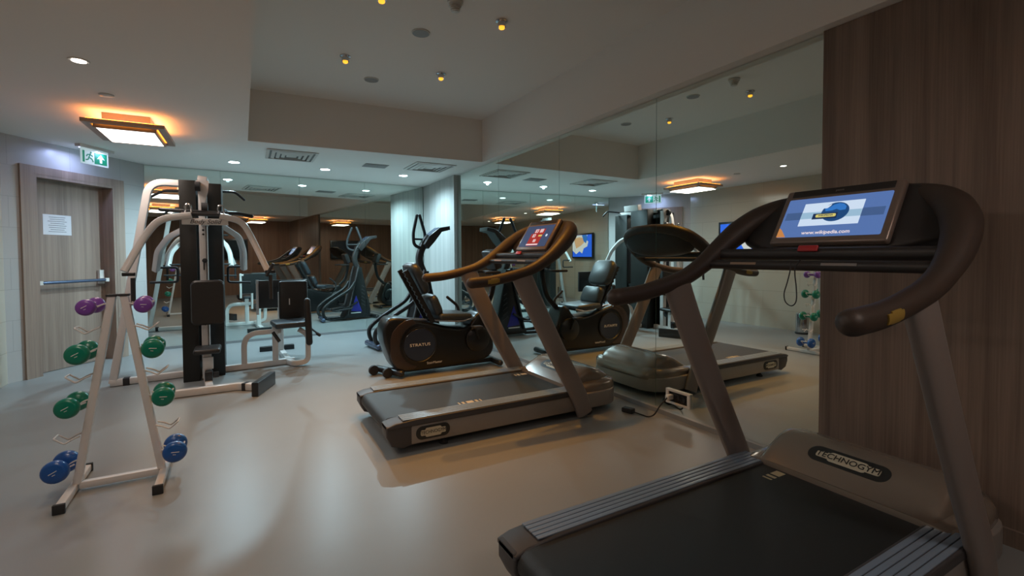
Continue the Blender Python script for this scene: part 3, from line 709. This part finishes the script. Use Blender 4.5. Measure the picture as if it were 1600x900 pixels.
# weight towers
tw = []
tw.append(MB().bb(-.54, -.405, 5.47, 5.86, .0, 1.94, .004).build('weight_tower', 'shroud', g))
tw.append(MB().bb(-.335, -.200, 5.62, 6.0, .0, 1.94, .004).build('weight_tower', 'shroud', g))
tw.append(MB().bb(-.44, -.30, 6.20, 6.50, .04, 1.90, .004).build('weight_tower', 'shroud', g))
bar('top_beam', [(-.42, 5.60, 1.92), (-.38, 6.44, 1.92)])
bar('tower_base', [(-.50, 5.6, .034), (-.36, 6.45, .034)])
mb = MB()
for k in range(14): mb.bb(-.425, -.32, 6.02, 6.18, .08+.045*k, .08+.045*k+.038, .003)
tag(mb.build('weight_stack', 'black_steel', g))
MB().cyl((-.37, 6.1, .05), (-.37, 6.1, 1.85), .012).build('guide_rod', 'chrome', g)
# centre column
col = bar('centre_column', [(-.345, 5.42, .04), (-.345, 5.42, 1.90)], rrect(.068, .068, .006, 2), up=(0, 1, 0))
mb = MB()
for z in (1.46, 1.42, .56, .62, .68): mb.cyl((-.345, 5.38, z), (-.345, 5.376, z), .010)
mb.build('adjustment_hole', 'rubber', col)
MB().lathe([(.014, 0), (.014, .02), (.022, .03), (.022, .05), (.01, .055)], (-.335, 5.385, 1.17), (0, -1, 0)).build('selector_knob', 'rubber', col)
MB().bb(-.35, -.34, 5.375, 5.384, 1.08, 1.16).build('slot', 'rubber', col)
# top cap and pulleys
MB().box((-.385, 6.15, 2.01), (.085, .34, .10), Matrix.Rotation(.12, 3, 'Y'), .006).build('top_cap', 'white_paint', g)
br_ = MB().prism([(-.395, 1.93), (-.29, 1.93), (-.30, 1.82), (-.325, 1.72), (-.36, 1.72), (-.385, 1.84)], 'y', 5.37, 5.385).build('pulley_bracket', 'white_paint', g)
MB().cyl((-.35, 5.33, 1.66), (-.30, 5.33, 1.66), .055).build('pulley', 'rubber', g)
MB().cyl((-.40, 5.35, 1.87), (-.36, 5.35, 1.87), .045).build('pulley', 'rubber', g)
MB().cyl((-.335, 5.32, .26), (-.30, 5.32, .26), .045).build('pulley', 'rubber', g)
# sign bar
sbp = MB().bb(-.495, -.135, 5.19, 5.235, 1.50, 1.558, .004).build('name_bar', 'white_paint', g)
text('Body Solid', Vector((-.315, 5.1885, 1.528))-Vector(g.location), (1, 0, 0), (0, 0, 1), .056, 'ink', sbp, sx=1.0, shear=.35).name = 'lettering'
bpy.context.view_layer.update()
MB().bb(-.36, -.30, 5.235, 5.40, 1.50, 1.56).build('sign_bracket', 'white_paint', g)
bar('press_pivot', [(-.50, 5.24, 1.60), (-.13, 5.24, 1.60)], circ(.018, 12), m='black_steel')
# press arms
def arm(pts, name='press_arm', r=.07, sec=None): return bar(name, pts, sec or rrect(.056, .062, .01, 2), up=(0, 1, 0), r=r, n=6)
al = arm([(-.42, 5.20, 1.585), (-.66, 5.20, 1.545), (-.77, 5.19, 1.38), (-.90, 5.12, 1.085)], r=.12)
ar = arm([(-.20, 5.20, 1.585), (-.02, 5.20, 1.545), (.06, 5.19, 1.38), (.185, 5.12, 1.07)], r=.12)
for a_, xx, s in ((al, -.885, -1), (ar, .185, 1)):
    MB().box((xx+.02, 5.09, 1.06), (.09, .03, .03), None, .006).build('handle_bracket', 'black_steel', a_)
    hx = xx+(.055 if s < 0 else .02)
    MB().tube([(hx, 5.05, 1.03), (hx, 5.04, .80)], .0175).build('grip', 'rubber', a_)
MB().tube([(.17, 5.04, 1.02), (.23, 5.02, 1.14)], .015).build('grip', 'rubber', ar)
for xx, a_ in ((-.445, al), (-.19, ar)):
    MB().tube(catmull([(xx-.025, 5.22, 1.61), (xx-.02, 5.20, 1.67), (xx, 5.2, 1.685), (xx+.02, 5.20, 1.67), (xx+.025, 5.22, 1.61)]), .008, 8).build('hook', 'chrome', a_)
# black T handles near the pivot
MB().capped([(-.66, 5.30, 1.635), (-.56, 5.28, 1.63), (-.30, 5.28, 1.62)], .018).build('row_handle', 'black_steel', g)
MB().capped([(-.30, 5.28, 1.62), (-.06, 5.28, 1.62), (.06, 5.30, 1.60)], .018).build('row_handle', 'black_steel', g)
# inner (row) arms behind
il = arm([(-.42, 5.90, 1.57), (-.69, 6.10, 1.42), (-.81, 6.28, 1.27), (-.855, 6.42, 1.06)], 'row_arm', .06)
ir = arm([(-.26, 5.92, 1.57), (-.06, 6.12, 1.43), (-.02, 6.28, 1.27), (-.02, 6.42, 1.06)], 'row_arm', .06)
MB().tube(fillet([(-.85, 6.42, 1.09), (-.66, 6.42, 1.09), (-.66, 6.42, .93), (-.91, 6.42, .93)], .03), .013).build('grip', 'rubber', il)
MB().tube(fillet([(-.02, 6.42, 1.09), (-.18, 6.42, 1.09), (-.18, 6.42, .91), (.05, 6.42, .90)], .03), .013).build('grip', 'rubber', ir)
# lat bar
MB().capped(fillet([(-.89, 6.45, 1.86), (-.77, 6.45, 1.94), (-.17, 6.47, 1.965), (-.09, 6.47, 1.965), (.0, 6.47, 1.88)], .04), .014).build('lat_bar', 'black_steel', g)
# pads
MB().loft([[(-.315+a*sc_, y_, .775+b*sc_) for a, b in rrect(.27, .42, .045, 5)] for y_, sc_ in ((5.34, .93), (5.325, 1.0), (5.28, 1.0), (5.265, .93))]).build('back_pad', 'black_vinyl', g)
MB().bb(-.335, -.295, 5.34, 5.39, .66, .90).build('pad_mount', 'white_paint', g)
MB().box((-.325, 5.26, .335), (.215, .24, .048), Matrix.Rotation(.04, 3, 'X'), .02).build('seat_pad', 'black_vinyl', g)
bar('seat_post', [(-.325, 5.25, .31), (-.325, 5.25, .04)], rrect(.055, .055, .005, 2), up=(0, 1, 0))
MB().bb(-.36, -.28, 5.20, 5.235, .16, .27, .003).build('selector_plate', 'white_paint', g)
MB().bb(-.345, -.285, 5.13, 5.21, .055, .15, .005).build('carriage', 'black_steel', g)
MB().bb(-.28, -.235, 5.14, 5.16, .09, .14, .004).build('pin_plate', 'black_steel', g)
# low cable handle seen left of tower
# right station: leg press and second seat
bar('rear_beam', [(.40, 5.86, .034), (.35, 6.76, .034)])
MB().box((.335, 6.785, .03), (.40, .075, .06), None, .005).build('rear_foot', 'black_steel', g)
bar('arch_tube', [(-.03, 5.79, .06), (-.03, 5.80, .38), (.33, 5.84, .38)], S5, up=(0, 1, 0), r=.17, n=8)
bar('side_post', [(.27, 5.83, .04), (.27, 5.83, .47)], rrect(.06, .06, .006, 2), up=(0, 1, 0))
bar('side_upright', [(.33, 5.98, .30), (.33, 6.0, .80)], rrect(.07, .03, .006, 2), up=(1, 0, 0))
bar('hook_tube', [(.40, 5.82, .034), (.45, 5.66, .034), (.585, 5.64, .05), (.59, 5.66, .34), (.50, 5.70, .40)], S5, up=(0, 0, 1), r=.09, n=6)
MB().box((.41, 5.70, .475), (.34, .34, .06), Matrix.Rotation(.03, 3, 'X') @ Matrix.Rotation(.12, 3, 'Z'), .02).build('seat_pad', 'cushion', g)
MB().box((.47, 5.93, .71), (.30, .065, .44), Matrix.Rotation(-.05, 3, 'X'), .028).build('back_pad', 'black_vinyl', g)
MB().bb(.42, .43, 5.89, 5.895, .66, .73).build('pad_label', 'print_white', g)
MB().capped([(.59, 5.55, .27), (.575, 5.56, .72)], .034).build('roller_pad', 'black_vinyl', g)
MB().tube([(.60, 5.80, .42), (.70, 5.70, .33)], .011).build('lever', 'black_steel', g)
MB().capped([(.69, 5.71, .335), (.71, 5.69, .32)], .018).build('lever_knob', 'rubber', g)
MB().tube([(.24, 5.62, .40), (.30, 5.58, .30)], .018).build('lever', 'black_steel', g)
bar('press_post', [(.36, 6.42, .04), (.36, 6.42, .80)], rrect(.06, .06, .006, 2), up=(0, 1, 0))
MB().bb(.13, .66, 6.30, 6.335, .595, .925, .006).build('leg_press_plate', 'black_steel', g)
MB().tube([(.10, 6.32, .90), (.16, 6.33, .90)], .016).build('press_pivot', 'white_paint', g)
bar('press_edge', [(.115, 6.33, .93), (.115, 6.33, .52)], rrect(.03, .03, .004, 2), up=(0, 1, 0))
# thin cables
MB().tube([(-.32, 5.33, 1.62), (-.32, 5.33, .30)], .004, 6).build('cable', 'rubber', g)

# ------------------------------------------------------------------ recumbent bike
b = empty('recumbent_bike', (1.7, 4.70, 0), label='black recumbent exercise bike with round logo disc, behind the far treadmill', cat='exercise bike')
out = catmull([(1.155, .36, 0), (1.145, .47, 0), (1.175, .56, 0), (1.24, .60, 0), (1.42, .575, 0), (1.61, .53, 0), (1.80, .475, 0), (1.98, .45, 0), (2.06, .48, 0), (2.13, .57, 0), (2.20, .60, 0), (2.26, .50, 0), (2.34, .28, 0), (2.33, .16, 0), (2.24, .09, 0), (2.05, .065, 0), (1.65, .055, 0), (1.36, .055, 0), (1.26, .10, 0), (1.20, .22, 0)], 3)
MB().prism([(p.x, p.y) for p in out], 'y', 4.57, 4.85, .035, 4).build('shroud', 'bike', b, smooth=60)
pts = []
for k in range(11): a = math.radians(100+16*k); pts.append((1.49+.33*math.cos(a)*.92, .31+.285*math.sin(a)))
inn = []
for k in range(11): a = math.radians(260-16*k); inn.append((1.51+.21*math.cos(a), .315+.215*math.sin(a)))
MB().prism([(min(max(x_, 1.21), 2), min(max(z_, .075), .575)) for x_, z_ in pts+inn], 'y', 4.562, 4.60, .004).build('side_trim', 'bike_brown', b, smooth=60)
dc = MB().lathe([(.172, -.03), (.172, 0), (.160, .008), (.150, .006), (.02, .012)], (1.505, 4.566, .315), (0, -1, 0), 40).build('logo_disc', 'bike_disc', b)
MB().lathe([(.174, -.004), (.182, 0), (.182, .010), (.172, .012), (.166, .006)], (1.505, 4.566, .315), (0, -1, 0), 40).build('disc_rim', 'bike', dc)
text('STRATUS', Vector((1.505, 4.5515, .315))-Vector(b.location), (1, 0, 0), (0, 0, 1), .040, 'print_white', dc, sx=1.3).name = 'lettering'
text('StairMaster', Vector((1.66, 4.5685, .12))-Vector(b.location), (1, 0, .02), (0, 0, 1), .034, 'print_white', b, sx=1.05)
# seat rail and seat
MB().sweep([(1.33, 4.66, .575), (1.95, 4.66, .515)], rrect(.04, .03, .006, 2)).build('seat_rail', 'chrome', b)
MB().box((1.88, 4.70, .575), (.36, .42, .07), Matrix.Rotation(.06, 3, 'Y'), .03).build('seat', 'cushion', b)
def cushion(cx_, cz_, L_, W_, T_, ang, name):
    d = Vector((math.sin(ang), 0, math.cos(ang))); n_ = Vector((math.cos(ang), 0, -math.sin(ang)))
    rings = []
    for t, sc in ((-T_/2, .86), (-T_/2+.012, .97), (0, 1), (T_/2-.012, .97), (T_/2, .84)):
        rings.append([Vector((cx_, 4.70, cz_))+Vector((0, 1, 0))*a*sc+d*c_*sc+n_*t for a, c_ in rrect(W_, L_, min(W_, L_)*.28, 6)])
    return MB().loft(rings).build(name, 'cushion', b, smooth=60)
cushion(1.515, .975, .34, .40, .085, -.45, 'backrest')
cushion(1.68, .70, .22, .36, .085, -.40, 'lumbar_cushion')
for yy in (4.60, 4.80): MB().sweep([(1.375, yy, 1.06), (1.62, yy, .60), (1.66, yy, .52)], rrect(.028, .05, .006, 2), up=(1, 0, 0)).build('back_frame', 'black_steel', b)
mb = MB()
tp, tq = [], []
for k in range(21):
    t = k/20; f_ = .0 if k % 2 else .016
    tp.append((1.358+.24*t-f_, 1.05-.45*t-f_*.5)); tq.append((1.385+.24*t, 1.06-.45*t))
mb.prism(tp+tq[::-1], 'y', 4.565, 4.60)
mb.build('adjustment_teeth', 'black_steel', b)
for yy, s in ((4.46, -1), (4.96, 1)):
    if s > 0: MB().capped(fillet([(1.90, 4.90, .54), (2.10, yy, .55), (2.08, yy, .64), (1.96, yy, .74)], .05), .016).build('seat_handle', 'rubber', b)
    else: MB().capped(fillet([(1.80, 4.52, .54), (1.95, 4.50, .53), (2.08, 4.50, .56)], .03), .010).build('seat_handle', 'chrome', b)
# mast and console
MB().sweep(catmull([(2.20, 4.71, .55), (2.36, 4.71, .72), (2.42, 4.71, .95), (2.42, 4.71, 1.08)]), rrect(.06, .045, .015, 3), up=(0, 1, 0)).build('mast', 'bike', b)
MB().box((2.39, 4.71, 1.16), (.09, .24, .22), Matrix.Rotation(-.35, 3, 'Y'), .02).build('console', 'console', b)
MB().capped(fillet([(2.22, 4.50, 1.02), (2.40, 4.50, 1.02), (2.40, 4.92, 1.02), (2.22, 4.92, 1.02)], .05), .015).build('handlebar', 'rubber', b)
for yy, s in ((4.545, -1), (4.875, 1)):
    d_ = MB().lathe([(.135, -.02), (.135, .004), (.125, .012), (.03, .014)], (2.14, yy+(.0), .32), (0, s, 0), 36).build('crank_disc', 'bike', b)
    MB().sweep([(2.14, yy+s*.02, .32), (2.14+s*.05, yy+s*.03, .32-s*.14)], rrect(.02, .03, .004, 2), up=(0, 1, 0)).build('crank_arm', 'black_steel', d_)
    MB().box((2.14+s*.05, yy+s*.085, .32-s*.14), (.10, .09, .025), None, .006).build('pedal', 'rubber', d_)
# stabilisers and wheels
MB().capped([(1.31, 4.56, .05), (1.16, 4.90, .05)], .034).build('rear_stabilizer', 'black_steel', b)
for p_ in ((1.11, 4.84, .05), (1.20, 4.645, .05)): MB().lathe([(.047, -.018), (.05, -.012), (.05, .012), (.047, .018), (.018, .019)], p_, (.1, -1, 0)).build('wheel', 'rubber', b)
MB().capped([(2.38, 4.50, .045), (2.38, 4.92, .045)], .032).build('front_stabilizer', 'black_steel', b)
MB().bb(1.2, 2.38, 4.66, 4.76, .03, .075, .005).build('base_rail', 'black_steel', b)

# ------------------------------------------------------------------ elliptical trainer
e = empty('elliptical_trainer', (1.95, 6.22, 0), label='black elliptical trainer with tall loop handles before the pale wood corner', cat='elliptical trainer')
YC = 6.22
MB().prism([(1.78, .03), (2.30, .03), (2.315, .18), (2.27, .42), (2.205, .72), (2.15, 1.0), (2.07, 1.0), (2.01, .72), (1.94, .42), (1.86, .18)], 'y', YC-.13, YC+.13, .02).build('body_shroud', 'bike', e, smooth=50)
for s in (-1, 1):
    yy = YC+s*.131
    tr = MB().prism([(1.93, .17), (2.14, .15), (2.03, .46)], 'y', yy-.003, yy+.003).build('blue_panel', 'bike_blue', e)
    mb = MB()
    for k in range(6): mb.box((2.17+.0*k, yy, .28+.07*k), (.10-.008*k, .008, .012), Matrix.Rotation(.6, 3, 'Y'))
    mb.build('vent_slots', 'deck_edge', e)
    MB().bb(1.93, 2.12, yy-.004, yy+.004, .125, .140).build('name_strip', 'print_white', e)
    MB().sweep([(1.86, yy+s*.012, .10), (2.08, yy+s*.012, 1.02)], rrect(.05, .02, .006, 2), up=(1, 0, 0)).build('side_strut', 'deck_edge', e)
MB().sweep(catmull([(2.12, YC, .96), (2.06, YC, 1.12), (2.07, YC, 1.24), (2.13, YC, 1.38), (2.20, YC, 1.47)]), rrect(.09, .10, .025, 3), up=(0, 1, 0)).build('mast', 'console', e)
cn = MB().prism([(2.09, 1.36), (2.165, 1.475), (2.31, 1.587), (2.455, 1.612), (2.46, 1.56), (2.34, 1.53), (2.24, 1.40), (2.15, 1.30)], 'y', YC-.13, YC+.13, .008).build('console', 'console', e)
MB().prism([(2.165, 1.476), (2.31, 1.588), (2.308, 1.592), (2.163, 1.480)], 'y', YC-.09, YC+.09).build('display', 'bar_blue', cn)
MB().capped(fillet([(2.02, YC-.03, 1.745), (1.945, YC-.09, 1.50), (1.955, YC-.09, 1.35), (2.06, YC-.03, 1.31), (2.12, YC+.06, 1.33), (2.18, YC+.09, 1.48), (2.085, YC+.05, 1.755)], .07), .021).build('handle_loop', 'rubber', e)
MB().capped([(1.95, YC-.07, 1.43), (2.14, YC+.05, 1.43)], .014).build('cross_grip', 'rubber', e)
for s in (-1, 1):
    MB().sweep(catmull([(2.00, YC+s*.17, .72), (1.90, YC+s*.17, .585), (1.70, YC+s*.17, .46), (1.52, YC+s*.17, .345), (1.42, YC+s*.17, .24), (1.425, YC+s*.15, .12), (1.50, YC+s*.13, .055), (1.62, YC+s*.12, .04), (1.82, YC+s*.10, .04)]), circ(.028, 12)).build('rear_frame_tube', 'black_steel', e)
    MB().prism([(1.56, .20), (1.62, .185), (1.92, .22), (1.94, .26), (1.92, .24), (1.62, .205), (1.57, .24)], 'y', YC+s*.17-.07, YC+s*.17+.07, .004).build('foot_pedal', 'rubber', e)
    MB().sweep([(1.72, YC+s*.16, .19), (1.98, YC+s*.15, .30), (2.05, YC+s*.15, .34)], rrect(.04, .03, .005, 2)).build('pedal_arm', 'black_steel', e)
MB().capped([(1.40, YC+.22, .05), (1.455, YC-.20, .05)], .038).build('rear_stabilizer', 'bar_blue', e)
MB().capped([(2.40, YC-.24, .04), (2.40, YC+.24, .04)], .034).build('front_stabilizer', 'black_steel', e)
MB().bb(2.2, 2.40, YC-.03, YC+.03, .02, .07, .005).build('base_rail', 'black_steel', e)

# ------------------------------------------------------------------ screens and bits on the far walls (seen in the mirrors)
o = empty('wall_television', (-1.99, 5.03, 1.42), label='flat television with a map picture on the tiled left wall, seen in the mirror', cat='television')
MB().bb(-1.965, -1.925, 4.52, 5.60, 1.12, 1.775, .006).build('frame', 'tv_frame', o)
MB().bb(-1.9995, -1.965, 4.85, 5.2, 1.2, 1.6).build('wall_bracket', 'black_steel', o)
sc = MB().bb(-1.925, -1.9235, 4.56, 5.56, 1.16, 1.735).build('screen', 's_tv', o)
mb = MB(); yzo = Vector((-1.9225, 5.055, 1.43))-Vector(o.location)
flatpoly(mb, yzo, (0, 1, 0), (0, 0, 1), [(-.50, .30), (-.50, -.1), (-.30, -.2), (-.12, -.12), (.02, -.18), (.10, -.05), (.28, .0), (.34, .12), (.22, .18), (.30, .30)], .0005); mb.build('picture', 's_tvpale', sc, world=False)
mb = MB(); flatpoly(mb, yzo, (0, 1, 0), (0, 0, 1), [(-.42, .22), (-.30, -.05), (-.05, .02), (.12, .10), (.10, .22), (-.12, .25)], .0020); mb.build('picture', 's_tvland', sc, world=False)
mb = MB(); flatpoly(mb, yzo, (0, 1, 0), (0, 0, 1), [(.02, .30), (.10, .14), (.22, .08), (.30, .2), (.26, .30)], .0032); mb.build('picture', 's_sea', sc, world=False)
o = empty('wall_television', (.9, -1.99, 1.5), label='switched off black television on the brown wood wall, seen in the back mirror', cat='television')
MB().bb(.40, 1.45, -1.99, -1.93, 1.12, 1.78, .006).build('frame', 'tv_frame', o)
MB().bb(.44, 1.41, -1.93, -1.928, 1.16, 1.74).build('screen', 'tv_off', o)
o = empty('framed_poster', (-1.99, -.55, 1.2), label='plain dark blue framed poster on the left wall, seen only in mirrors', cat='poster')
MB().bb(-1.999, -1.975, -.90, -.25, .92, 1.45, .004).build('frame', 'tv_frame', o)
MB().bb(-1.975, -1.973, -.87, -.28, .95, 1.42).build('print', 'poster', o)
tag(MB().bb(-1.9985, -1.996, -1.25, -1.08, 1.25, 1.5).build('paper_notice', 'paper'), 'small white paper notice on the left wall, seen only in the mirrors', 'notice')
# pedal bin by the tiled wall
bn_ = empty('waste_bin', (-1.82, 4.05, 0), label='small silver bin with black base by the left wall, seen in the mirror', cat='bin')
MB().lathe([(.095, .02), (.095, .28), (.088, .31), (.0, .325)], (-1.82, 4.05, 0)).build('body', 'chrome', bn_)
MB().lathe([(.10, .0), (.102, .02), (.096, .03)], (-1.82, 4.05, 0)).build('base', 'rubber', bn_)
